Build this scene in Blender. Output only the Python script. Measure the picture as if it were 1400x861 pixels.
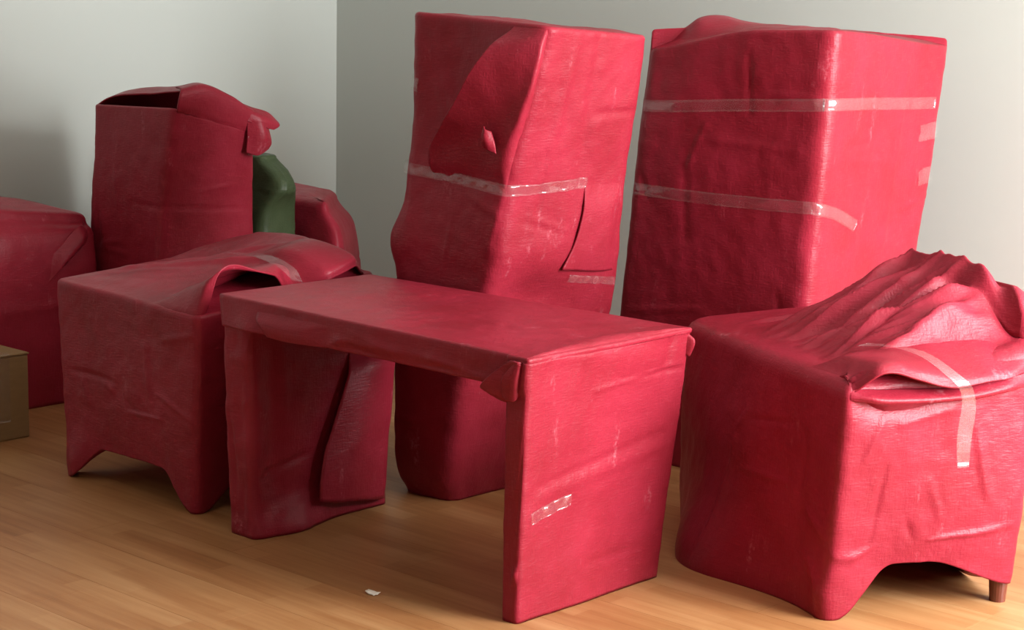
import bpy, bmesh, math, random
from mathutils import Vector, Matrix, noise
from mathutils.bvhtree import BVHTree
random.seed(7)
for o in list(bpy.data.objects): bpy.data.objects.remove(o)
SC = bpy.context.scene
COL = SC.collection

# ------------------------------------------------------------------ camera
# room frame: corner of the two walls at the origin, back wall along +X (y=0), left wall along -Y (x=0)
F_PX, PITCH, ROLL, YAW = 2500.0, math.atan(430.5/2500.0), math.radians(1.2), math.radians(42.5)
cam_d = bpy.data.cameras.new('camera'); cam = bpy.data.objects.new('camera', cam_d); COL.objects.link(cam)
cam_d.sensor_width = 36.0; cam_d.lens = 36.0*F_PX/1400.0; cam_d.clip_end = 100
fw = Vector((-math.sin(YAW)*math.cos(PITCH), math.cos(YAW)*math.cos(PITCH), -math.sin(PITCH)))
rt = Vector((math.cos(YAW), math.sin(YAW), 0)); up = rt.cross(fw)
r2 = rt*math.cos(ROLL)+up*math.sin(ROLL); u2 = up*math.cos(ROLL)-rt*math.sin(ROLL)
M = Matrix((r2, u2, -fw)).transposed().to_4x4(); M.translation = (5.983, -5.369, 1.4)
cam.matrix_world = M
SC.camera = cam

# ------------------------------------------------------------------ light
w = bpy.data.worlds.new('world'); SC.world = w; w.use_nodes = True
w.node_tree.nodes['Background'].inputs[0].default_value = (1.0, 0.88, 0.74, 1)
w.node_tree.nodes['Background'].inputs[1].default_value = 0.42
def area(name, loc, rot, sx, sy, power, col):
    l = bpy.data.lights.new(name, 'AREA'); l.shape = 'RECTANGLE'; l.size = sx; l.size_y = sy
    l.energy = power; l.color = col
    o = bpy.data.objects.new(name, l); COL.objects.link(o); o.location = loc; o.rotation_euler = rot
    return o
# daylight through the window of the right wall
area('window_daylight', (6.43, -1.2, 1.5), (0, math.radians(90), 0), 1.9, 1.6, 440, (0.97, 0.985, 1.0))
SC.view_settings.view_transform = 'Standard'; SC.view_settings.look = 'None'
SC.view_settings.gamma = 1.0; SC.view_settings.use_curve_mapping = False
SC.view_settings.exposure = 0.0

# ------------------------------------------------------------------ materials
def newmat(name):
    m = bpy.data.materials.new(name); m.use_nodes = True
    nt = m.node_tree; b = nt.nodes['Principled BSDF']
    return m, nt, b
def N(nt, t, **kw):
    n = nt.nodes.new(t)
    for k, v in kw.items(): setattr(n, k, v)
    return n
def ramp(nt, src, stops):
    r = N(nt, 'ShaderNodeValToRGB'); cr = r.color_ramp
    while len(cr.elements) < len(stops): cr.elements.new(0.5)
    for e, (p, c) in zip(cr.elements, stops):
        e.position = p; e.color = c if len(c) == 4 else (*c, 1)
    nt.links.new(src, r.inputs[0]); return r
def coords(nt, scale, rot=(0, 0, 0), kind='Object'):
    tc = N(nt, 'ShaderNodeTexCoord'); mp = N(nt, 'ShaderNodeMapping')
    mp.inputs['Scale'].default_value = scale; mp.inputs['Rotation'].default_value = rot
    nt.links.new(tc.outputs[kind], mp.inputs[0]); return mp.outputs[0]
def tex(nt, vec, scale, detail=3, rough=0.5):
    n = N(nt, 'ShaderNodeTexNoise'); n.inputs['Scale'].default_value = scale
    n.inputs['Detail'].default_value = detail; n.inputs['Roughness'].default_value = rough
    nt.links.new(vec, n.inputs['Vector']); return n.outputs['Fac']
def mix(nt, fac, a, b, mode='MIX'):
    n = N(nt, 'ShaderNodeMix', data_type='RGBA', blend_type=mode)
    for inp, v in ((n.inputs[0], fac), (n.inputs[6], a), (n.inputs[7], b)):
        if hasattr(v, 'links') or hasattr(v, 'is_linked'): nt.links.new(v, inp)
        else: inp.default_value = v if not isinstance(v, tuple) else (*v, 1)
    return n.outputs[2]
def math_n(nt, op, a, b):
    n = N(nt, 'ShaderNodeMath', operation=op)
    for inp, v in ((n.inputs[0], a), (n.inputs[1], b)):
        if isinstance(v, (int, float)): inp.default_value = v
        else: nt.links.new(v, inp)
    return n.outputs[0]

def wrap_material(name, base, dark, scuff):
    m, nt, b = newmat(name); L = nt.links.new
    o1 = coords(nt, (1, 1, 1))
    thread_h = tex(nt, coords(nt, (40, 40, 230)), 1.0, 2, 0.6)      # woven ribs running round the bundle
    thread_v = tex(nt, coords(nt, (210, 210, 30)), 1.0, 2, 0.6)
    cloud = tex(nt, o1, 5.0, 4, 0.6)
    col = mix(nt, ramp(nt, cloud, [(0.3, (0, 0, 0)), (0.72, (1, 1, 1))]).outputs[0], dark, base)
    # pale scuffs and hairline creases where the film has stretched
    s1 = ramp(nt, tex(nt, coords(nt, (14, 14, 4), (0.2, 0.1, 0.3)), 1.0, 5, 0.7), [(0.61, (0, 0, 0)), (0.72, (1, 1, 1))]).outputs[0]
    s2 = ramp(nt, tex(nt, o1, 90.0, 2, 0.7), [(0.42, (0, 0, 0)), (0.66, (1, 1, 1))]).outputs[0]
    sc = math_n(nt, 'MULTIPLY', s1, s2)
    fine = ramp(nt, thread_h, [(0.60, (0, 0, 0)), (0.8, (1, 1, 1))]).outputs[0]
    sc2 = math_n(nt, 'MULTIPLY', fine, 0.09)
    fac = math_n(nt, 'MAXIMUM', math_n(nt, 'MULTIPLY', sc, 0.55), sc2)
    col2 = mix(nt, fac, col, scuff)
    L(col2, b.inputs['Base Color'])
    b.inputs['Roughness'].default_value = 0.40
    b.inputs['Specular IOR Level'].default_value = 0.20
    h = math_n(nt, 'ADD', math_n(nt, 'MULTIPLY', thread_h, 0.6), math_n(nt, 'MULTIPLY', thread_v, 0.45))
    bp = N(nt, 'ShaderNodeBump'); bp.inputs['Strength'].default_value = 0.5; bp.inputs['Distance'].default_value = 0.003
    L(h, bp.inputs['Height'])
    lump = tex(nt, o1, 34.0, 3, 0.6)
    bp2 = N(nt, 'ShaderNodeBump'); bp2.inputs['Strength'].default_value = 0.35; bp2.inputs['Distance'].default_value = 0.004
    L(lump, bp2.inputs['Height']); L(bp.outputs[0], bp2.inputs['Normal']); L(bp2.outputs[0], b.inputs['Normal'])
    return m
RED = wrap_material('red_woven_wrap', (0.275, 0.0165, 0.034), (0.21, 0.0105, 0.020), (0.46, 0.14, 0.17))
GREEN = wrap_material('green_woven_wrap', (0.055, 0.075, 0.035), (0.035, 0.05, 0.022), (0.16, 0.18, 0.12))

def tape_material():
    m = bpy.data.materials.new('clear_tape'); m.use_nodes = True; nt = m.node_tree; L = nt.links.new
    nt.nodes.remove(nt.nodes['Principled BSDF']); out = nt.nodes['Material Output']
    n1 = tex(nt, coords(nt, (30, 30, 30)), 1.0, 2, 0.5)
    bp = N(nt, 'ShaderNodeBump'); bp.inputs['Strength'].default_value = 0.5; bp.inputs['Distance'].default_value = 0.004
    L(n1, bp.inputs['Height'])
    tr = N(nt, 'ShaderNodeBsdfTransparent'); tr.inputs[0].default_value = (1, 1, 1, 1)
    df = N(nt, 'ShaderNodeBsdfDiffuse'); df.inputs[0].default_value = (0.8, 0.76, 0.74, 1)
    gl = N(nt, 'ShaderNodeBsdfGlossy'); gl.inputs['Roughness'].default_value = 0.14; L(bp.outputs[0], gl.inputs['Normal'])
    haze = math_n(nt, 'ADD', math_n(nt, 'MULTIPLY', tex(nt, coords(nt, (12, 12, 12)), 1.0, 2, 0.5), 0.030), 0.004)
    m1 = N(nt, 'ShaderNodeMixShader'); L(haze, m1.inputs[0]); L(tr.outputs[0], m1.inputs[1]); L(df.outputs[0], m1.inputs[2])
    m2 = N(nt, 'ShaderNodeMixShader'); m2.inputs[0].default_value = 0.05; L(m1.outputs[0], m2.inputs[1]); L(gl.outputs[0], m2.inputs[2])
    L(m2.outputs[0], out.inputs[0])
    return m
TAPE = tape_material()

def paint(name, col, rough=0.75, sc=60, amt=0.05):
    m, nt, b = newmat(name); L = nt.links.new
    n1 = tex(nt, coords(nt, (1, 1, 1)), 1.3, 4, 0.6)
    c2 = tuple(c*(1-amt) for c in col)
    L(mix(nt, n1, col, c2), b.inputs['Base Color'])
    b.inputs['Roughness'].default_value = rough
    n2 = tex(nt, coords(nt, (1, 1, 1)), sc, 3, 0.6)
    bp = N(nt, 'ShaderNodeBump'); bp.inputs['Strength'].default_value = 0.08; bp.inputs['Distance'].default_value = 0.002
    L(n2, bp.inputs['Height']); L(bp.outputs[0], b.inputs['Normal'])
    return m
WALL = paint('wall_paint', (0.48, 0.505, 0.465))
CEIL = paint('ceiling_paint', (0.72, 0.72, 0.70))
TRIM = paint('white_trim', (0.78, 0.77, 0.74), 0.4)

def floor_material():
    m, nt, b = newmat('oak_laminate'); L = nt.links.new
    tc = N(nt, 'ShaderNodeNewGeometry')
    mp = N(nt, 'ShaderNodeMapping'); L(tc.outputs['Position'], mp.inputs[0])
    br = N(nt, 'ShaderNodeTexBrick'); L(mp.outputs[0], br.inputs['Vector'])
    br.inputs['Color1'].default_value = (0, 0, 0, 1); br.inputs['Color2'].default_value = (1, 1, 1, 1)
    br.inputs['Mortar'].default_value = (0.45, 0.45, 0.45, 1)
    br.inputs['Scale'].default_value = 1.0; br.inputs['Mortar Size'].default_value = 0.0004
    br.inputs['Brick Width'].default_value = 0.42; br.inputs['Row Height'].default_value = 0.065
    br.offset = 0.37
    oi = N(nt, 'ShaderNodeObjectInfo')
    g = N(nt, 'ShaderNodeMapping'); g.inputs['Scale'].default_value = (2.2, 42, 1); L(tc.outputs['Position'], g.inputs[0])
    grain = tex(nt, g.outputs[0], 1.0, 6, 0.62)
    g3 = N(nt, 'ShaderNodeMapping'); g3.inputs['Scale'].default_value = (1.3, 9, 1); L(tc.outputs['Position'], g3.inputs[0])
    broad = tex(nt, g3.outputs[0], 1.0, 3, 0.5)
    sep = N(nt, 'ShaderNodeSeparateColor'); L(br.outputs['Color'], sep.inputs[0])
    v = math_n(nt, 'ADD', math_n(nt, 'MULTIPLY', sep.outputs[0], 0.16), math_n(nt, 'MULTIPLY', grain, 0.55))
    v = math_n(nt, 'ADD', v, math_n(nt, 'MULTIPLY', broad, 0.55))
    v = math_n(nt, 'ADD', v, math_n(nt, 'MULTIPLY', oi.outputs['Random'], 0.05))
    c = ramp(nt, v, [(0.28, (0.17, 0.062, 0.018)), (0.55, (0.30, 0.128, 0.044)), (0.72, (0.37, 0.18, 0.07)), (0.95, (0.45, 0.25, 0.11))])
    L(c.outputs[0], b.inputs['Base Color'])
    b.inputs['Roughness'].default_value = 0.42
    b.inputs['Specular IOR Level'].default_value = 0.4
    bp = N(nt, 'ShaderNodeBump'); bp.inputs['Strength'].default_value = 0.12; bp.inputs['Distance'].default_value = 0.002
    L(grain, bp.inputs['Height']); L(bp.outputs[0], b.inputs['Normal'])
    return m
OAK = floor_material()

def simple(name, c1, c2, rough, scale=(8, 8, 60)):
    m, nt, b = newmat(name); L = nt.links.new
    L(mix(nt, tex(nt, coords(nt, scale), 1.0, 4, 0.6), c1, c2), b.inputs['Base Color'])
    b.inputs['Roughness'].default_value = rough
    return m
CARD = simple('cardboard', (0.20, 0.115, 0.040), (0.26, 0.155, 0.060), 0.75, (20, 20, 90))
DARKWOOD = simple('dark_wood', (0.085, 0.018, 0.010), (0.15, 0.035, 0.018), 0.35, (60, 60, 8))
PAPER = simple('scrap_paper', (0.75, 0.66, 0.55), (0.85, 0.78, 0.68), 0.8)
SUBFLOOR = simple('subfloor', (0.30, 0.14, 0.05), (0.36, 0.17, 0.06), 0.6)

# ------------------------------------------------------------------ mesh helpers
def obj(name, verts, faces, mat, parent=None, smooth=True):
    me = bpy.data.meshes.new(name); me.from_pydata([tuple(v) for v in verts], [], faces); me.update()
    if smooth:
        for p in me.polygons: p.use_smooth = True
    me.materials.append(mat)
    o = bpy.data.objects.new(name, me); COL.objects.link(o)
    if parent is not None:
        o.parent = parent
        o.matrix_parent_inverse = Matrix.Translation(-Vector(parent.location))
    return o
def thing(name, label, cat, loc, group=None):
    o = bpy.data.objects.new(name, None); COL.objects.link(o); o.location = loc
    o['label'] = label; o['category'] = cat; o.empty_display_size = 0.1
    if group: o['group'] = group
    return o
def box(name, lo, hi, mat, parent=None, bevel=0.0):
    bm = bmesh.new(); bmesh.ops.create_cube(bm, size=1)
    for v in bm.verts: v.co = Vector([lo[i] + (v.co[i]+.5)*(hi[i]-lo[i]) for i in range(3)])
    if bevel: bmesh.ops.bevel(bm, geom=bm.edges[:], offset=bevel, segments=2, affect='EDGES', profile=.5)
    me = bpy.data.meshes.new(name); bm.to_mesh(me); bm.free(); me.materials.append(mat)
    o = bpy.data.objects.new(name, me); COL.objects.link(o)
    if parent is not None:
        o.parent = parent
        o.matrix_parent_inverse = Matrix.Translation(-Vector(parent.location))
    return o
def sstep(a, b, x):
    t = min(1, max(0, (x-a)/(b-a))); return t*t*(3-2*t)
def cr(p0, p1, p2, p3, t):
    return 0.5*((2*p1)+(p2-p0)*t+(2*p0-5*p1+4*p2-p3)*t*t+(3*p1-p0-3*p2+p3)*t*t*t)
def crlist(pts, t):                       # Catmull-Rom through a list, t in 0..len-1
    n = len(pts)-1; i = min(n-1, max(0, int(t))); f = t-i
    p1, p2 = pts[i], pts[i+1]
    p0 = pts[i-1] if i > 0 else p1*2-p2
    p3 = pts[i+2] if i+2 <= n else p2*2-p1
    return cr(p0, p1, p2, p3, f)
def nz(p, s, seed):
    return noise.noise(Vector((p[0]*s+seed*3.7, p[1]*s-seed*1.9, p[2]*s+seed*5.3)))

class Wrap:
    """Cloth-wrapped body: four corner lines (front-left, front-right, back-right, back-left, seen from above
    counter-clockwise) given at several heights, rounded, closed on top, displaced by bulges, creases and noise."""
    def __init__(s, levels, rad=0.02, rtop=0.02, per=30, rows=70, seed=1, amp=0.006, bulges=(), creases=(),
                 arch=None, capfn=None, dome=0.01, under=0.1, caprows=22, wrinkle=0.002, rimfn=None, auto=16):
        s.seed = seed
        vs = [l[0] for l in levels]
        cor = [[Vector(c) for c in l[1]] for l in levels]
        def corners(v):
            for i in range(len(vs)-1):
                if v <= vs[i+1] or i == len(vs)-2:
                    t = i + min(1, max(0, (v-vs[i])/(vs[i+1]-vs[i]))); break
            return [crlist([c[k] for c in cor], t) for k in range(4)]
        us = []
        for side in range(4):
            ks = [0, .012, .025, .04, .06]
            mid = [0.06+0.88*i/(per-1) for i in range(per)]
            for f in ks[:-1]+mid+[1-k for k in ks[1:-1]][::-1]: us.append(side+f)
        s.us = us; s.nu = len(us)
        def ring(v):
            C = corners(v); out = []
            for u in us:
                k = int(u); f = u-k
                a, b = C[k], C[(k+1) % 4]; Ls = (b-a).length
                rr = rad if isinstance(rad, (int, float)) else rad[k if f < .5 else (k+1) % 4]
                r = min(rr, Ls*.45)
                if f*Ls < r:
                    pr = C[k-1]; d0 = (pr-a).normalized(); d1 = (b-a).normalized(); t = (f*Ls+r)/(2*r)
                    out.append((a+d0*r)*(1-t)**2+a*2*t*(1-t)+(a+d1*r)*t*t)
                elif (1-f)*Ls < r:
                    nx = C[(k+2) % 4]; d0 = (a-b).normalized(); d1 = (nx-b).normalized(); t = (r-(1-f)*Ls)/(2*r)
                    out.append((b+d0*r)*(1-t)**2+b*2*t*(1-t)+(b+d1*r)*t*t)
                else: out.append(a.lerp(b, f))
            return out
        G = []
        for j in range(rows+1):
            v = j/rows; R = ring(v)
            if arch:
                for i, u in enumerate(us): R[i] = R[i]+Vector((0, 0, arch(u)*(1-v)**2.2))
            if rimfn:
                for i, u in enumerate(us): R[i] = R[i]+Vector((0, 0, rimfn(u)*v**6))
            G.append(R)
        s.rows = rows
        base = [p.copy() for p in G[rows]]
        # normals + displacement
        def normals(G):
            nr = len(G); NN = []
            for j in range(nr):
                row = []
                for i in range(s.nu):
                    a = G[j][(i+1) % s.nu]-G[j][i-1]
                    b = G[min(nr-1, j+1)][i]-G[max(0, j-1)][i]
                    n = a.cross(b); row.append(n.normalized() if n.length > 1e-12 else Vector((0, 0, 1)))
                NN.append(row)
            return NN
        NN = normals(G)
        C0, C1 = corners(0), corners(1)
        SL = [((C0[k]-C0[(k+1) % 4]).length+(C1[k]-C1[(k+1) % 4]).length)/2 for k in range(4)]
        HT = sum((C1[k]-C0[k]).length for k in range(4))/4
        def segd(u, v, a, b):
            k = int(min(3, a[0])); sx = SL[k]
            P = Vector((u*sx, v*HT)); A = Vector((a[0]*sx, a[1]*HT)); B = Vector((b[0]*sx, b[1]*HT))
            ab = B-A; t = min(1, max(0, (P-A).dot(ab)/max(1e-9, ab.length_squared)))
            return (P-(A+ab*t)).length, t
        rg = random.Random(seed*17+3); creases = list(creases)
        for _ in range(auto):            # small chance folds of the film
            k = rg.choice((0, 0, 1, 1, 2, 3)); u0 = k+rg.uniform(.08, .92); v0 = rg.uniform(.08, .9)
            if rg.random() < .55: du, dv = rg.uniform(-.05, .05)/SL[k], rg.uniform(.06, .22)/HT
            else: du, dv = rg.uniform(.08, .25)/SL[k], rg.uniform(-.04, .04)/HT
            creases.append(((u0, v0), (min(k+.97, u0+du), min(.96, v0+dv)), rg.uniform(.006, .011), rg.choice((1, 1, -1))*rg.uniform(.0025, .0055)))
        D = []
        for j in range(rows+1):
            v = j/rows; row = []
            for i, u in enumerate(us):
                p = G[j][i]
                d = amp*(nz(p, 3.2, seed)+.5*nz(p, 7.5, seed+4)) + wrinkle*(nz(p, 22, seed+9)+.6*abs(nz(p, 34, seed+2)))
                for (u0, v0, su, sv, am) in bulges:
                    du = u-u0
                    if du > 2: du -= 4
                    if du < -2: du += 4
                    d += am*math.exp(-(du/su)**2-((v-v0)/sv)**2)
                for (a, b, wd, am) in creases:
                    q, t = segd(u, v, a, b)
                    if q < 4*wd: d += am*math.exp(-(q/wd)**2)*(0.35+0.65*math.sin(math.pi*min(1, max(0, .08+.84*t))))
                row.append(d)
            D.append(row)
        for j in range(rows+1):
            for i in range(s.nu):
                q = NN[j][i]; G[j][i] = G[j][i]+q*D[j][i]
        s.G = G; s.N = normals(G)
        verts = [p for r in G for p in r]; faces = []
        def band(a, b):
            for i in range(s.nu):
                i2 = (i+1) % s.nu; faces.append((a+i, a+i2, b+i2, b+i))
        for j in range(rows): band(j*s.nu, (j+1)*s.nu)
        # rounded shoulder
        last = rows*s.nu; ctr = sum(G[rows], Vector())/s.nu
        top = G[rows]; prev = last
        rim = top
        for k in range(1, 5):
            ph = k/4*math.pi/2; ring_ = []
            for i in range(s.nu):
                n = s.N[rows][i].copy(); n.z = 0
                n = n.normalized() if n.length > 1e-6 else Vector((0, 0, 0))
                ring_.append(top[i]-n*rtop*(1-math.cos(ph))+Vector((0, 0, rtop*math.sin(ph))))
            a = len(verts); verts += ring_; band(prev, a); prev = a; rim = ring_
        ctr = sum(base, Vector())/s.nu
        # plane through the four top corners, so that the top has no ridges along its diagonals
        Ct = corners(1); ex = (Ct[1]-Ct[0]+Ct[2]-Ct[3]); ey = (Ct[3]-Ct[0]+Ct[2]-Ct[1]); pn = ex.cross(ey).normalized()
        pc = sum(Ct, Vector())/4+Vector((0, 0, rtop))
        def plane(q): return pc.z-((q.x-pc.x)*pn.x+(q.y-pc.y)*pn.y)/pn.z
        sm = []
        for i in range(s.nu):
            n = base[i]-ctr; n.z = 0
            sm.append(base[i]-n.normalized()*rtop)
        for k in range(1, caprows+1):
            sc = 1-k/caprows*0.985; ring_ = []
            for i in range(s.nu):
                q = ctr+(sm[i]-ctr)*sc+(rim[i]-sm[i])*sc**5
                q.z = plane(q)+(rim[i].z-plane(rim[i]))*sc**3
                fade = sstep(0, .22, 1-sc)
                z = dome*(1-sc*sc)+fade*(amp*1.2*(nz(q, 4.5, seed+20)+.5*nz(q, 10, seed+21))+wrinkle*nz(q, 26, seed+22))
                if capfn: z += fade*capfn(q.x, q.y)
                ring_.append(q+Vector((0, 0, z)))
            a = len(verts); verts += ring_; band(prev, a); prev = a
        faces.append(tuple(prev+i for i in range(s.nu)))
        # underside
        bot = G[0]; cb = sum(bot, Vector())/s.nu; prev = 0
        for sc, zz in ((.86, .6), (.6, 1.0)):
            a = len(verts)
            for i in range(s.nu):
                q = cb+(bot[i]-cb)*sc; q.z = bot[i].z*(1-zz)+under*zz; verts.append(q)
            for i in range(s.nu):
                i2 = (i+1) % s.nu; faces.append((prev+i2, prev+i, a+i, a+i2))
            prev = a
        faces.append(tuple(prev+i for i in range(s.nu))[::-1])
        s.verts, s.faces = verts, faces
        s.tree = BVHTree.FromPolygons(verts, faces)
    def build(s, name, mat, parent): return obj(name, s.verts, s.faces, mat, parent)
    def at(s, u, v, off=0.0):
        u = u % 4; us = s.us
        i = max(k for k in range(s.nu) if us[k] <= u+1e-9); i2 = (i+1) % s.nu
        hi = us[i2] if i2 else 4.0
        f = (u-us[i])/(hi-us[i]); y = min(s.rows-1e-6, max(0, v*s.rows)); j = int(y); g = y-j
        def bl(A): return A[j][i].lerp(A[j][i2], f).lerp(A[j+1][i].lerp(A[j+1][i2], f), g)
        n = bl(s.N).normalized()
        return bl(s.G)+n*off, n

def strip(W, path, width, parent, name='tape', mat=None, off=0.003, n=36, thick=0.0, wob=0.0):
    """Tape stuck to a wrapped body along (u, v) way points."""
    pts = [Vector((a, b)) for a, b in path]; P = []; NR = []
    for k in range(n+1):
        q = crlist(pts, k/n*(len(pts)-1)) if len(pts) > 2 else pts[0].lerp(pts[1], k/n)
        p, nn = W.at(q.x, q.y, off); P.append(p); NR.append(nn)
    verts = []; faces = []; c = 4
    for k in range(n+1):
        t = (P[min(n, k+1)]-P[max(0, k-1)]).normalized(); b = NR[k].cross(t).normalized()
        for i in range(c+1):
            a = (i/c-.5)*width
            verts.append(P[k]+b*a+NR[k]*(wob*(nz(P[k]+b*a, 45, 3)+.4)+0.0008*(1-abs(2*i/c-1))))
    for k in range(n):
        for i in range(c):
            a = k*(c+1)+i; faces.append((a, a+1, a+c+2, a+c+1))
    o = obj(name, verts, faces, mat or TAPE, parent)
    m = o.modifiers.new('thickness', 'SOLIDIFY'); m.thickness = 0.0004; m.offset = 1
    return o
def patch(name, ctrl, parent, mat=None, nu=28, nv=28, thick=0.004, amp=0.002, seed=1, body=None, merge='', mw=.3):
    """Bent sheet through a grid of control points (rows of equal length)."""
    ctrl = [[Vector(p) for p in r] for r in ctrl]; R = len(ctrl); Cn = len(ctrl[0]); verts = []; faces = []
    for j in range(nv+1):
        row = [crlist([ctrl[r][c] for r in range(R)], j/nv*(R-1)) if R > 2 else ctrl[0][c].lerp(ctrl[1][c], j/nv) for c in range(Cn)]
        for i in range(nu+1):
            p = crlist(row, i/nu*(Cn-1)) if Cn > 2 else row[0].lerp(row[1], i/nu)
            p = p+Vector((nz(p, 14, seed), nz(p, 14, seed+5), nz(p, 14, seed+8)))*amp
            if body:                      # let the named edges (f)irst/(l)ast row, (a)/(z) first/last column run into the body
                e = 1.0
                for ch, d in (('f', j/nv), ('l', 1-j/nv), ('a', i/nu), ('z', 1-i/nu)):
                    if ch in merge: e = min(e, sstep(0, mw, d))
                q, n_, _, _ = body.tree.find_nearest(p)
                if e < 1: p = (q-n_*.0045).lerp(p, e)
            verts.append(p)
    for j in range(nv):
        for i in range(nu):
            a = j*(nu+1)+i; faces.append((a, a+1, a+nu+2, a+nu+1))
    o = obj(name, verts, faces, mat or RED, parent)
    m = o.modifiers.new('thickness', 'SOLIDIFY'); m.thickness = thick; m.offset = 0
    return o
def quad(x0, x1, y0, y1, z): return [(x0, y0, z), (x1, y0, z), (x1, y1, z), (x0, y1, z)]
def struct(o): o['kind'] = 'structure'; return o

# ------------------------------------------------------------------ the room
RX, RY, RZ = 6.5, -7.0, 2.7
floor = struct(box('floor', (-.12, RY, -.12), (RX+.12, .12, -.009), SUBFLOOR))
PL, PW, G_ = 1.215, 0.195, 0.0007
pm = {}
def plank_mesh(L):
    key = round(L, 3)
    if key not in pm:
        bm = bmesh.new(); bmesh.ops.create_cube(bm, size=1)
        for v in bm.verts: v.co = Vector((v.co.x*(L-G_), v.co.y*(PW-G_), v.co.z*.01))
        me = bpy.data.meshes.new('plank'); bm.to_mesh(me); bm.free(); me.materials.append(OAK); pm[key] = me
    return pm[key]
row = 0; y = 0.0
while y > RY+.05:
    x = -((row*0.405) % PL)
    while x < RX:
        a, b = max(0, x), min(RX, x+PL)
        if b-a > .05:
            o = bpy.data.objects.new('plank', plank_mesh(b-a)); COL.objects.link(o)
            o.location = ((a+b)/2, y-PW/2, -.005); o.parent = floor
        x += PL
    y -= PW; row += 1
struct(box('wall_back', (-.12, 0, 0), (RX+.12, .12, RZ), WALL))
struct(box('wall_left', (-.12, RY, 0), (0, 0, RZ), WALL))
struct(box('ceiling', (-.12, RY, RZ), (RX+.12, .12, RZ+.1), CEIL))
# camera-side wall: unseen, with a high strip opening added to bring fill from above
wf = bpy.data.objects.new('wall_front', None); COL.objects.link(wf); wf.location = (0, RY, 0); struct(wf)
for lo, hi in (((0, RY-.12, 0), (RX, RY, 1.0)), ((0, RY-.12, 2.45), (RX, RY, RZ)), ((0, RY-.12, 1.0), (.8, RY, 2.45)), ((RX-.6, RY-.12, 1.0), (RX, RY, 2.45))):
    box('wall_panel', lo, hi, WALL, wf)
# right wall with the window that lights the room
wr = bpy.data.objects.new('wall_right', None); COL.objects.link(wr); wr.location = (RX, 0, 0); struct(wr)
WY0, WY1, WZ0, WZ1 = -2.1, -.3, .5, 2.5
for lo, hi in (((RX, RY, 0), (RX+.12, WY0, RZ)), ((RX, WY1, 0), (RX+.12, 0, RZ)), ((RX, WY0, 0), (RX+.12, WY1, WZ0)), ((RX, WY0, WZ1), (RX+.12, WY1, RZ))):
    box('wall_panel', lo, hi, WALL, wr)
win = bpy.data.objects.new('window_1', None); COL.objects.link(win); win.location = (RX, -1.55, WZ0); struct(win)
for lo, hi in (((RX+.03, WY0, WZ0), (RX+.09, WY0+.06, WZ1)), ((RX+.03, WY1-.06, WZ0), (RX+.09, WY1, WZ1)), ((RX+.03, WY0, WZ0), (RX+.09, WY1, WZ0+.06)),
               ((RX+.03, WY0, WZ1-.06), (RX+.09, WY1, WZ1)), ((RX+.03, -1.23, WZ0), (RX+.09, -1.17, WZ1))):
    box('window_frame', lo, hi, TRIM, win, .004)
struct(box('baseboard_back', (0, -.014, 0), (RX, 0, .08), TRIM, None, .003))
struct(box('baseboard_left', (0, RY, 0), (.014, -.014, .08), TRIM, None, .003))

# ------------------------------------------------------------------ wrapped side table (the open bench-like one)
B = thing('wrapped_side_table', 'open-legged side table wrapped in red woven film with taped, tucked corners', 'table', (2.81, -2.16, 0))
W = Wrap([(0, [(2.275, -2.445, .555), (3.35, -2.452, .555), (3.35, -1.875, .56), (2.26, -1.875, .56)]),
          (1, [(2.255, -2.435, .627), (3.362, -2.455, .622), (3.362, -1.868, .622), (2.235, -1.872, .622)])],
         rad=.018, rtop=.008, rows=16, per=60, seed=3, amp=.004, wrinkle=.0015, dome=.004, under=.556, caprows=40,
         bulges=[(0.12, .1, .05, .5, .012), (.55, 0, .2, .4, -.006)], creases=[((.72, .1), (.74, .8), .006, .004), ((.78, 0), (.785, 1), .004, .004), ((.42, 0), (.44, .6), .006, .004)])
W.build('tabletop', RED, B); WB = W
W = Wrap([(0, [(2.288, -2.432, 0), (2.385, -2.425, 0), (2.375, -1.93, 0), (2.30, -1.93, 0)]),
          (.3, [(2.285, -2.432, .17), (2.380, -2.42, .17), (2.365, -1.92, .17), (2.29, -1.92, .17)]),
          (1, [(2.262, -2.43, .56), (2.368, -2.425, .56), (2.36, -1.895, .56), (2.265, -1.895, .56)])],
         rad=.026, rtop=.004, rows=60, per=24, seed=5, amp=.005, wrinkle=.003, under=.02,
         bulges=[(1.25, .0, .22, .12, .045), (1.15, .5, .06, .4, -.012), (.9, .3, .15, .3, .006)],
         creases=[((1.2, .95), (1.24, .35), .006, .006), ((1.34, .75), (1.3, .3), .005, .004), ((1.05, .28), (1.4, .36), .008, -.006), ((1.15, .06), (1.3, .18), .006, .006), ((1.1, .02), (1.2, .12), .006, .006)])
W.build('leg', RED, B); WL = W
W = Wrap([(0, [(3.262, -2.418, 0), (3.312, -2.418, 0), (3.318, -1.9, 0), (3.262, -1.9, 0)]),
          (.88, [(3.294, -2.452, .555), (3.362, -2.457, .555), (3.36, -1.870, .555), (3.29, -1.885, .555)]),
          (1, [(3.296, -2.458, .624), (3.370, -2.463, .624), (3.370, -1.864, .624), (3.30, -1.87, .624)])],
         rad=.014, rtop=.006, rows=76, per=44, seed=6, amp=.004, wrinkle=.0018, under=.02,
         creases=[((1.1, .42), (1.95, .50), .012, .004), ((1.1, .46), (1.9, .55), .008, -.004), ((1.1, .93), (1.9, .88), .01, .004), ((1.4, .8), (1.95, .86), .006, .004)])
W.build('leg', RED, B); WR = W
strip(WR, [(1.05, .36), (1.16, .375), (1.30, .392)], .03, B, wob=.004)

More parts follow.
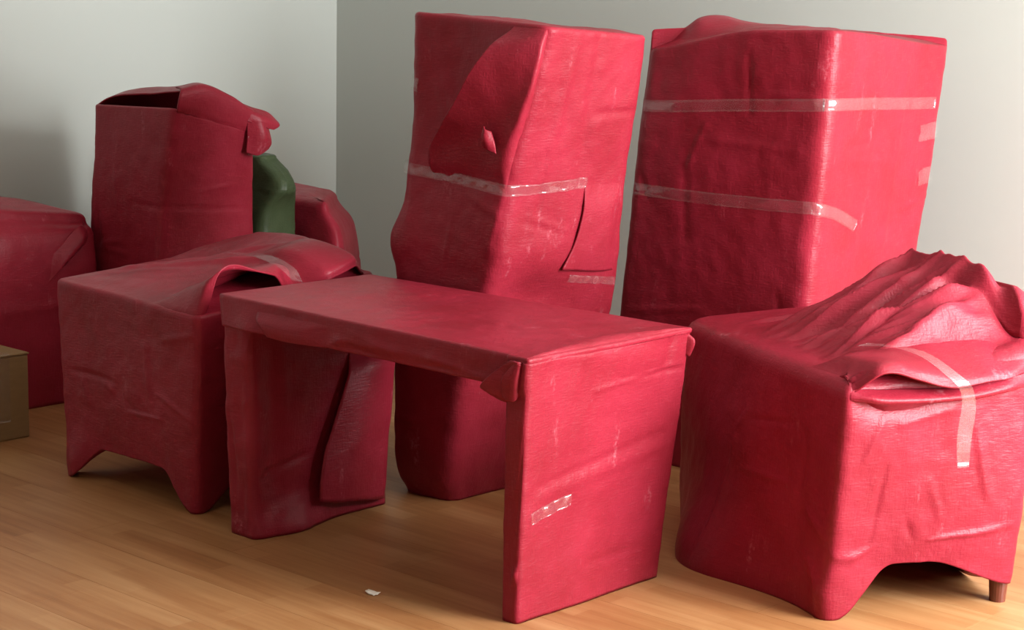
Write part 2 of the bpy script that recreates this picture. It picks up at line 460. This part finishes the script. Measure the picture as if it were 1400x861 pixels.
# tucked corners of the table wrap
patch('corner_fold', [[(3.325, -2.470, .622), (3.335, -2.472, .622), (3.345, -2.472, .621), (3.360, -2.466, .619)],
                      [(3.288, -2.470, .598), (3.310, -2.468, .598), (3.332, -2.466, .598), (3.354, -2.460, .598)],
                      [(3.255, -2.472, .572), (3.285, -2.470, .571), (3.315, -2.466, .570), (3.350, -2.458, .572)],
                      [(3.232, -2.466, .548), (3.262, -2.466, .541), (3.305, -2.462, .536), (3.344, -2.452, .545)],
                      [(3.246, -2.452, .538), (3.272, -2.454, .527), (3.305, -2.450, .522), (3.336, -2.446, .535)]], B, seed=2, thick=.004, amp=.001, body=WB, merge='z', mw=.3)
patch('corner_fold', [[(3.338, -2.470, .618), (3.346, -2.470, .618), (3.356, -2.464, .615)],
                      [(3.306, -2.476, .578), (3.330, -2.474, .577), (3.354, -2.464, .58)],
                      [(3.300, -2.466, .536), (3.320, -2.466, .528), (3.346, -2.456, .535)]], B, seed=4, thick=.004, amp=.001, body=WB, merge='z', mw=.3)
patch('fascia_flap', [[(2.42, -2.448, .622), (2.52, -2.452, .622), (2.63, -2.452, .622), (2.76, -2.450, .62)],
                      [(2.435, -2.457, .595), (2.53, -2.456, .595), (2.63, -2.454, .595), (2.76, -2.450, .595)],
                      [(2.465, -2.459, .572), (2.54, -2.457, .570), (2.64, -2.455, .570), (2.76, -2.450, .570)],
                      [(2.482, -2.455, .553), (2.55, -2.453, .551), (2.65, -2.452, .553), (2.76, -2.447, .555)]], B, seed=6, thick=.004, amp=.0015, body=WB, merge='fz', mw=.5)
patch('corner_fold', [[(3.362, -1.885, .622), (3.374, -1.872, .617), (3.366, -1.864, .615)],
                      [(3.360, -1.885, .595), (3.376, -1.872, .59), (3.366, -1.864, .588)],
                      [(3.354, -1.885, .565), (3.366, -1.876, .56), (3.358, -1.868, .565)]], B, seed=9, thick=.003, amp=.001, nu=12, nv=12, body=WB, merge='fa', mw=.3)
# loose sheet hanging inside the left leg
patch('hanging_flap', [[(2.385, -2.06, .47), (2.40, -2.0, .48), (2.385, -1.93, .48), (2.375, -1.885, .48)],
                       [(2.395, -2.13, .33), (2.41, -2.05, .34), (2.40, -1.97, .34), (2.38, -1.89, .34)],
                       [(2.405, -2.20, .17), (2.42, -2.10, .17), (2.405, -2.0, .17), (2.385, -1.905, .17)],
                       [(2.41, -2.215, .065), (2.42, -2.12, .05), (2.41, -2.02, .035), (2.39, -1.93, .02)]], B, seed=12, thick=.005, amp=.004, body=WL, merge='fz', mw=.2)

# ------------------------------------------------------------------ wrapped nightstand on the left
Nn = thing('wrapped_nightstand', 'red-wrapped nightstand on stubby feet with a gaping lip on top, beside the carton', 'nightstand', (1.8, -2.1, 0), 'wrapped bedside cabinets')
def arch_n(u):
    k = int(u); f = u-k
    h = .105 if k in (0, 2) else .09
    return h*sstep(.03, .30, f)*sstep(.03, .26, 1-f)
def cap_n(x, y):
    z = .055*math.exp(-((x-1.95)/.30)**2-((y+1.86)/.26)**2)+.05*math.exp(-((x-1.75)/.22)**2-((y+1.80)/.16)**2)
    d = abs((x-1.62)*.55-(y+2.12)*.83); z += .010*math.exp(-(d/.02)**2)
    d = abs((x-1.95)*.45-(y+2.0)*.9); z += .012*math.exp(-(d/.018)**2)
    return z
W = Wrap([(0, [(1.505, -2.395, 0), (2.105, -2.395, 0), (2.105, -1.79, 0), (1.51, -1.79, 0)]),
          (.35, [(1.485, -2.41, .2), (2.125, -2.405, .2), (2.125, -1.77, .2), (1.49, -1.77, .2)]),
          (1, [(1.478, -2.41, .565), (2.128, -2.40, .54), (2.13, -1.755, .60), (1.48, -1.76, .61)])],
         rad=.026, rtop=.014, rows=76, per=56, seed=11, amp=.007, wrinkle=.002, arch=arch_n, capfn=cap_n, dome=.015, under=.11, caprows=40,
         bulges=[(.08, .05, .10, .15, .02)], creases=[((.32, .55), (.40, .48), .008, .003), ((.42, .6), (.40, .48), .008, .003)])
W.build('wrapping', RED, Nn); WN = W

# gaping lip of the loose top sheet
patch('loose_lip', [[(1.90, -2.41, .585), (1.95, -2.25, .605), (1.93, -2.08, .63), (1.95, -1.95, .655)],
                    [(2.02, -2.42, .588), (2.07, -2.30, .64), (2.06, -2.13, .655), (2.07, -2.0, .655)],
                    [(2.10, -2.412, .588), (2.135, -2.335, .665), (2.14, -2.21, .66), (2.14, -2.06, .632)],
                    [(2.135, -2.385, .575), (2.15, -2.322, .683), (2.155, -2.20, .655), (2.15, -2.07, .612)]], Nn, seed=13, thick=.005, amp=.003, body=WN, merge='faz', mw=.22)
patch('loose_lip', [[(1.80, -2.02, .655), (1.86, -1.90, .69), (1.85, -1.80, .69)],
                    [(1.98, -2.06, .665), (2.02, -1.93, .70), (2.00, -1.82, .70)],
                    [(2.13, -2.04, .625), (2.15, -1.92, .66), (2.13, -1.80, .69)],
                    [(2.155, -2.02, .60), (2.165, -1.92, .625), (2.15, -1.79, .66)]], Nn, seed=15, thick=.005, amp=.004, body=WN, merge='faz', mw=.3)
patch('tape', [[(1.86, -2.09, .668), (1.89, -2.06, .669)], [(2.0, -2.10, .672), (2.03, -2.065, .676)], [(2.10, -2.10, .655), (2.13, -2.065, .652)], [(2.162, -2.10, .625), (2.166, -2.065, .615)]], Nn, TAPE, thick=.0005, amp=.001)

# ------------------------------------------------------------------ tall bundle in the middle
T = thing('wrapped_bundle', 'tall leaning bundle in red woven film with a big folded flap and one tape band', 'bundle', (2.45, -1.6, 0))
W = Wrap([(0, [(2.30, -1.81, 0), (2.49, -1.80, 0), (2.50, -1.30, 0), (2.30, -1.30, 0)]),
          (.08, [(2.265, -1.825, .10), (2.515, -1.825, .10), (2.53, -1.27, .10), (2.27, -1.27, .10)]),
          (.33, [(2.265, -1.82, .43), (2.58, -1.825, .43), (2.62, -1.27, .43), (2.27, -1.27, .43)]),
          (.50, [(2.27, -1.82, .66), (2.66, -1.825, .66), (2.685, -1.30, .64), (2.27, -1.29, .66)]),
          (.69, [(2.295, -1.81, .93), (2.715, -1.825, .92), (2.74, -1.345, .91), (2.30, -1.32, .92)]),
          (1, [(2.30, -1.81, 1.352), (2.835, -1.82, 1.325), (2.835, -1.39, 1.30), (2.33, -1.37, 1.33)])],
         rad=.05, rtop=.012, rows=150, per=48, seed=21, amp=.006, wrinkle=.0022, under=.0, dome=.004,
         bulges=[(3.9, .55, .12, .06, .035), (.1, .56, .2, .06, .015), (1.35, .45, .2, .05, -.02), (1.3, .55, .25, .05, .012), (.40, .86, .3, .14, -.035)],
         creases=[((.5, .5), (.52, .62), .006, .003), ((1.25, .7), (1.3, 1), .02, .005), ((1.55, .7), (1.5, 1), .02, -.004), ((1.15, .62), (1.45, .60), .008, -.004)])
W.build('wrapping', RED, T); WT = W
strip(WT, [(3.9, .70), (4.0, .695), (4.3, .69), (4.7, .685), (5.0, .68), (5.35, .685), (5.6, .69)], .032, T, off=.006, wob=.008, n=80)

# the big flap folded across the front
patch('folded_flap', [[(2.72, -1.835, 1.347), (2.76, -1.835, 1.345), (2.80, -1.832, 1.342), (2.84, -1.822, 1.335)],
                      [(2.655, -1.900, 1.235), (2.72, -1.876, 1.24), (2.79, -1.850, 1.245), (2.842, -1.832, 1.245)],
                      [(2.545, -1.885, 1.105), (2.63, -1.866, 1.11), (2.73, -1.846, 1.12), (2.812, -1.840, 1.125)],
                      [(2.435, -1.845, .995), (2.54, -1.840, 1.0), (2.65, -1.836, 1.01), (2.755, -1.838, 1.015)],
                      [(2.42, -1.815, .90), (2.52, -1.816, .89), (2.62, -1.818, .885), (2.705, -1.825, .885)]], T, seed=16, thick=.005, amp=.003, nu=40, nv=40, body=WT, merge='lzf', mw=.16)
patch('flap_curl', [[(2.658, -1.862, 1.070), (2.664, -1.872, 1.071), (2.672, -1.874, 1.064), (2.68, -1.860, 1.058)],
                    [(2.650, -1.860, 1.045), (2.660, -1.875, 1.043), (2.675, -1.875, 1.034), (2.69, -1.856, 1.028)],
                    [(2.648, -1.856, 1.018), (2.658, -1.864, 1.014), (2.672, -1.862, 1.008), (2.69, -1.850, 1.0)]], T, seed=17, thick=.003, amp=.001, nu=16, nv=16, body=WT)
patch('side_flap', [[(2.738, -1.535, .94), (2.745, -1.46, .93), (2.752, -1.37, .925)],
                    [(2.722, -1.530, .82), (2.725, -1.46, .81), (2.730, -1.352, .805)],
                    [(2.706, -1.545, .73), (2.706, -1.45, .71), (2.705, -1.338, .70)],
                    [(2.690, -1.575, .665), (2.690, -1.45, .65), (2.69, -1.325, .64)]], T, seed=18, thick=.004, amp=.002, body=WT, merge='fz', mw=.3)
strip(WT, [(1.56, .492), (1.75, .486), (1.93, .478)], .024, T, off=.006, wob=.006)
strip(WT, [(3.93, .875), (4.03, .87), (4.09, .868)], .04, T, off=.004, wob=.004)

# ------------------------------------------------------------------ tall box on the right
K = thing('wrapped_cabinet', 'tall square cabinet in red woven film with two clear tape bands, against the back wall', 'cabinet', (2.8, -.65, 0))
def rim_k(u):
    if u < 1: return -.07*sstep(.75, .0, 0) if False else -.055*(1-sstep(.0, .62, u))
    if u < 2: return -.02*sstep(1.1, 1.9, u)
    return 0.0
W = Wrap([(0, [(2.40, -1.0, 0), (3.075, -1.0, 0), (3.09, -.42, 0), (2.40, -.42, 0)]),
          (.38, [(2.42, -1.005, .5), (3.115, -1.0, .5), (3.12, -.395, .5), (2.42, -.39, .5)]),
          (1, [(2.50, -1.0, 1.31), (3.172, -1.0, 1.325), (3.165, -.33, 1.30), (2.50, -.33, 1.31)])],
         rad=.055, rtop=.012, rows=150, per=60, seed=31, amp=.006, wrinkle=.0018, under=0, dome=.01, rimfn=rim_k,
         creases=[((.35, .55), (.30, .75), .012, -.004), ((.3, .78), (.9, .76), .01, .003), ((1.35, .5), (1.4, .95), .012, .003), ((1.6, .5), (1.62, .95), .01, .003)])
W.build('wrapping', RED, K); WK = W
strip(WK, [(.02, .855), (.5, .85), (.95, .857), (1.0, .858), (1.3, .862), (1.9, .87)], .036, K, off=.004, wob=.003, n=80)
strip(WK, [(.0, .66), (.5, .65), (.93, .650), (1.0, .649), (1.15, .635), (1.33, .605)], .036, K, off=.004, wob=.003, n=80)
strip(WK, [(1.78, .80), (1.95, .81)], .05, K, off=.004, wob=.006)
strip(WK, [(1.83, .70), (1.95, .71)], .05, K, off=.004, wob=.006)

patch('top_fold', [[(2.53, -.985, 1.225), (2.63, -.985, 1.25), (2.75, -.985, 1.285), (2.92, -.985, 1.318), (3.05, -.98, 1.33)],
                   [(2.53, -.90, 1.315), (2.63, -.90, 1.345), (2.75, -.90, 1.335), (2.92, -.90, 1.338), (3.06, -.90, 1.338)],
                   [(2.53, -.80, 1.345), (2.63, -.80, 1.362), (2.76, -.80, 1.345), (2.92, -.80, 1.34), (3.06, -.80, 1.338)],
                   [(2.53, -.60, 1.31), (2.6, -.60, 1.32), (2.76, -.60, 1.33), (2.92, -.60, 1.33), (3.05, -.60, 1.328)]], K, seed=19, thick=.005, amp=.005, nu=40, body=WK, merge='flaz', mw=.2)

# ------------------------------------------------------------------ wrapped nightstand on the right
R = thing('wrapped_nightstand', 'red-wrapped nightstand with crumpled taped top and a bare dark wooden foot', 'nightstand', (3.55, -1.45, 0), 'wrapped bedside cabinets')
def arch_r(u):
    k = int(u); f = u-k
    if k == 1: return .125*sstep(.05, .34, f)*(.40+.60*sstep(.0, .5, 1-f))
    if k == 2: return .05*(1-sstep(.0, .3, f))
    return 0.0
AX = Vector((-.857, .515)).normalized(); AY = Vector((AX.y, -AX.x))
def cap_r(x, y):
    # a = distance from the right-hand face edge, along the long face
    v = Vector((x-3.80, y+1.90)); a = v.dot(AX); c = v.dot(Vector((.477, .879)))
    z = .12*sstep(.0, .2, a)*sstep(.10, .40, c)*(1-sstep(.42, .75, a))
    env = sstep(.06, .22, c)*(1-sstep(.5, .8, a))*(1-.85*sstep(.36, .5, c))
    r1 = 1-abs(nz((a*13+c*3, c*2.2-a, 0), 1, 5))*3.2; r2 = 1-abs(nz((a*24+c*5, c*4, 2), 1, 8))*3.0
    z += env*(.030*max(-.4, r1)+.014*max(-.5, r2))
    for (a0, a1, am, wd) in ((.05, .16, .02, .02), (.2, .26, .03, .022), (.33, .36, .024, .02), (.45, .5, .02, .025)):
        d = abs(a-(a0+(a1-a0)*c/.5)); z += env*am*max(0, 1-d/wd)
    return z
def rim_r(u):
    if 2 <= u <= 3:
        a = (u-2)*.89; return .155*sstep(-.05, .1, a)*(1-sstep(.46, .80, a))
    if 1 <= u < 2: return .04*sstep(1.6, 2, u)
    return 0.0
W = Wrap([(0, [(3.03, -1.44, 0), (3.79, -1.885, 0), (4.045, -1.445, 0), (3.30, -1.0, 0)]),
          (.4, [(3.005, -1.44, .22), (3.81, -1.90, .22), (4.06, -1.44, .22), (3.29, -.99, .22)]),
          (1, [(3.0, -1.44, .52), (3.835, -1.915, .535), (4.06, -1.43, .565), (3.29, -.99, .56)])],
         rad=(.10, .028, .05, .06), rtop=.04, rows=84, per=72, seed=41, amp=.008, wrinkle=.002, arch=arch_r, capfn=cap_r, rimfn=rim_r, dome=.012, under=.11, caprows=90,
         bulges=[(.45, .0, .28, .30, .15), (.45, .55, .35, .4, .05), (.97, .12, .03, .1, .012), (1.28, .97, .2, .06, -.03)],
         creases=[((.5, .05), (.52, .65), .008, .006), ((.52, .7), (.56, .8), .008, .005), ((1.02, .3), (1.2, .26), .01, .006), ((1.5, .2), (1.9, .34), .009, .006), ((.88, .45), (.96, .36), .012, .006), ((.9, .25), (.97, .12), .012, .006)])
W.build('wrapping', RED, R); WRn = W
def on_face(t, off, z):     # along the face that looks at the window: t from its near corner, off outwards
    p = Vector((3.835, -1.915)).lerp(Vector((4.06, -1.43)), t)+Vector((.907, -.421))*off
    return (p.x, p.y, z)
patch('loose_lip', [[on_face(.03, -.22, .585), on_face(.2, -.22, .60), on_face(.45, -.2, .64), on_face(.7, -.2, .68), on_face(1.0, -.2, .71)],
                    [on_face(.035, -.08, .59), on_face(.2, -.08, .612), on_face(.45, -.08, .62), on_face(.7, -.08, .63), on_face(1.0, -.08, .65)],
                    [on_face(.03, .0, .585), on_face(.18, .01, .615), on_face(.45, .015, .585), on_face(.7, .01, .58), on_face(1.0, .01, .60)],
                    [on_face(.025, .02, .552), on_face(.16, .036, .598), on_face(.45, .034, .555), on_face(.72, .026, .56), on_face(1.0, .022, .578)]], R, seed=23, thick=.006, amp=.004, nu=44, body=WRn, merge='faz', mw=.2)
patch('loose_lip', [[on_face(-.01, -.004, .556), on_face(.25, -.012, .548), on_face(.6, .0, .545), on_face(1.0, .012, .575)],
                    [on_face(-.01, .016, .545), on_face(.25, .022, .530), on_face(.6, .022, .528), on_face(1.0, .02, .556)],
                    [on_face(-.01, .012, .53), on_face(.25, .010, .515), on_face(.6, .010, .515), on_face(1.0, .012, .54)]], R, seed=24, thick=.005, amp=.002, nu=44, body=WRn, merge='laz', mw=.2)
patch('tape', [[on_face(.24, -.16, .622), on_face(.30, -.16, .626)], [on_face(.36, -.05, .628), on_face(.42, -.05, .628)], [on_face(.46, .03, .580), on_face(.53, .03, .58)],
               [on_face(.53, .04, .53), on_face(.60, .04, .53)], [on_face(.545, .022, .44), on_face(.62, .022, .44)], [on_face(.56, .02, .36), on_face(.62, .02, .36)]], R, TAPE, thick=.0005, amp=.003)
# bare wooden foot
bm = bmesh.new(); bmesh.ops.create_cone(bm, cap_ends=True, segments=20, radius1=.019, radius2=.028, depth=.12)
me = bpy.data.meshes.new('foot'); bm.to_mesh(me); bm.free(); me.materials.append(DARKWOOD)
ft = bpy.data.objects.new('foot', me); COL.objects.link(ft); ft.parent = R; ft.location = Vector((3.998, -1.452, .06))-R.location
ft['label'] = 'dark stained wooden foot'

# ------------------------------------------------------------------ narrow tall box behind the left nightstand
S = thing('wrapped_box', 'narrow upright red-wrapped box with its folded top gaping open beside the green bundle', 'box', (.85, -1.5, 0))
W = Wrap([(0, [(.60, -1.70, 0), (1.01, -1.70, 0), (1.01, -1.28, 0), (.60, -1.28, 0)]),
          (.55, [(.60, -1.70, .58), (1.02, -1.70, .58), (1.02, -1.285, .58), (.60, -1.28, .58)]),
          (1, [(.645, -1.70, 1.01), (1.105, -1.70, 1.02), (1.10, -1.35, .93), (.65, -1.33, 1.00)])],
         rad=.04, rtop=.008, rows=110, per=40, seed=51, amp=.005, wrinkle=.0016, under=0, dome=-.05,
         creases=[((1.02, .66), (1.9, .64), .006, -.004), ((.6, .66), (1.0, .655), .006, -.003)])
W.build('wrapping', RED, S); WS = W

patch('top_flap', [[(.648, -1.685, 1.012), (.72, -1.675, 1.045), (.84, -1.665, 1.060), (.97, -1.655, 1.068), (1.10, -1.65, 1.085)],
                   [(.652, -1.62, 1.015), (.72, -1.60, 1.062), (.84, -1.595, 1.080), (.97, -1.59, 1.088), (1.10, -1.585, 1.10)],
                   [(.655, -1.55, .99), (.72, -1.53, 1.03), (.84, -1.52, 1.045), (.97, -1.52, 1.05), (1.10, -1.52, 1.06)],
                   [(.66, -1.50, .95), (.72, -1.48, .965), (.84, -1.47, .97), (.97, -1.47, .97), (1.09, -1.47, .97)]], S, seed=26, thick=.005, amp=.003)
patch('top_flap', [[(1.118, -1.70, 1.0), (1.115, -1.60, .98), (1.11, -1.48, .95), (1.105, -1.36, .90)],
                   [(1.118, -1.695, 1.04), (1.122, -1.60, 1.04), (1.118, -1.48, 1.0), (1.112, -1.35, .95)],
                   [(1.105, -1.675, 1.085), (1.115, -1.58, 1.095), (1.118, -1.47, 1.055), (1.112, -1.36, 1.0)],
                   [(1.06, -1.66, 1.095), (1.07, -1.57, 1.105), (1.07, -1.46, 1.065), (1.07, -1.37, 1.01)]], S, seed=27, thick=.005, amp=.003, body=WS, merge='f', mw=.6)
patch('corner_ear', [[(1.06, -1.42, 1.045), (1.085, -1.36, 1.02), (1.095, -1.30, 1.0), (1.10, -1.255, .965)],
                     [(1.10, -1.42, 1.02), (1.125, -1.36, .995), (1.125, -1.31, .975), (1.115, -1.265, .955)],
                     [(1.11, -1.41, .98), (1.135, -1.355, .96), (1.13, -1.325, .95), (1.12, -1.295, .945)]], S, seed=28, thick=.005, amp=.002)
patch('corner_ear', [[(1.11, -1.40, .985), (1.135, -1.36, .975), (1.12, -1.32, .96)],
                     [(1.11, -1.40, .93), (1.14, -1.35, .925), (1.12, -1.305, .905)],
                     [(1.105, -1.40, .87), (1.12, -1.36, .86), (1.11, -1.31, .88)]], S, seed=29, thick=.005, amp=.002)
strip(WS, [(1.88, .99), (1.885, .95), (1.89, .90)], .02, S, off=.014, wob=.006)

# ------------------------------------------------------------------ low chest at far left, chest in the corner, green bundle, carton
Fl = thing('wrapped_chest', 'low shadowed red-wrapped chest standing behind the brown carton', 'chest', (.34, -2.1, 0))
W = Wrap([(0, [(.10, -2.6, 0), (.66, -2.6, 0), (.71, -1.735, 0), (.10, -1.735, 0)]),
          (.8, [(.10, -2.6, .54), (.65, -2.6, .54), (.71, -1.735, .52), (.10, -1.735, .54)]),
          (1, [(.09, -2.6, .68), (.58, -2.6, .70), (.66, -1.735, .615), (.09, -1.735, .63)])],
         rad=.03, rtop=.03, rows=50, per=30, seed=61, amp=.008, wrinkle=.002, under=0, dome=.04)
W.build('wrapping', RED, Fl); WF = W
patch('lapel_fold', [[(.70, -1.95, .40), (.705, -1.86, .48), (.715, -1.76, .56)],
                     [(.715, -1.93, .44), (.72, -1.84, .53), (.725, -1.755, .60)],
                     [(.70, -1.93, .50), (.70, -1.84, .58), (.69, -1.755, .632)]], Fl, seed=30, thick=.005, amp=.003, body=WF, merge='faz', mw=.3)
Bc = thing('wrapped_chest', 'low red-wrapped chest in the room corner behind the green bundle', 'chest', (1.0, -.8, 0))
W = Wrap([(0, [(.30, -1.02, 0), (1.16, -1.02, 0), (.92, -.68, 0), (.30, -.62, 0)]),
          (.8, [(.30, -1.02, .50), (1.16, -1.02, .50), (.90, -.68, .50), (.30, -.64, .50)]),
          (1, [(.32, -1.01, .645), (1.08, -1.01, .645), (.80, -.70, .645), (.32, -.70, .645)])],
         rad=.06, rtop=.03, rows=50, per=30, seed=71, amp=.008, wrinkle=.002, under=0, dome=.02)
W.build('wrapping', RED, Bc)

Gb = thing('padded_bundle', 'upright dark green padded bundle squeezed in behind the narrow red-wrapped box', 'bundle', (.90, -1.15, 0))
W = Wrap([(0, [(.72, -1.24, 0), (.98, -1.24, 0), (.98, -1.06, 0), (.72, -1.06, 0)]),
          (.72, [(.70, -1.24, .58), (.99, -1.24, .58), (.98, -1.06, .58), (.70, -1.06, .58)]),
          (.90, [(.70, -1.24, .735), (1.055, -1.20, .735), (1.03, -1.10, .735), (.70, -1.06, .735)]),
          (1, [(.71, -1.22, .83), (.945, -1.20, .825), (.93, -1.10, .825), (.71, -1.08, .83)])],
         rad=.045, rtop=.012, rows=60, per=18, seed=81, amp=.010, wrinkle=.003, under=0, dome=.005)
W.build('wrapping', GREEN, Gb)

Cb = thing('cardboard_carton', 'small brown cardboard carton on the floor, sealed with clear tape', 'carton', (.9, -2.35, 0))
box('carton_body', (.74, -2.52, 0), (1.035, -2.225, .268), CARD, Cb, .006)
box('lid_flap', (.738, -2.522, .268), (.887, -2.223, .274), CARD, Cb, .0015)
box('lid_flap', (.889, -2.522, .268), (1.037, -2.223, .274), CARD, Cb, .0015)
patch('tape', [[(1.0385, -2.355, .06), (1.0385, -2.295, .06)], [(1.0385, -2.355, .18), (1.0385, -2.295, .18)], [(1.0385, -2.355, .262), (1.0385, -2.295, .262)],
               [(1.032, -2.355, .2765), (1.032, -2.295, .2765)], [(.95, -2.355, .2768), (.95, -2.295, .2768)], [(.76, -2.355, .2768), (.76, -2.295, .2768)]], Cb, TAPE, thick=.0005, amp=.0006)

# ------------------------------------------------------------------ scraps on the floor
def scrap(name, x, y, s, label):
    vs = []; fs = []
    for j in range(5):
        for i in range(5):
            vs.append(Vector((x+(i-2)*s*(.6+.25*random.random()), y+(j-2)*s*.4*(.7+.5*random.random()), .002+s*.5*random.random())))
    for j in range(4):
        for i in range(4): a = j*5+i; fs.append((a, a+1, a+6, a+5))
    o = obj(name, vs, fs, PAPER); o.modifiers.new('t', 'SOLIDIFY').thickness = .0008
    o['label'] = label; o['category'] = 'scrap'
scrap('paper_scrap', 2.926, -2.506, .012, 'crumpled white paper scrap on the floor in front of the side table')
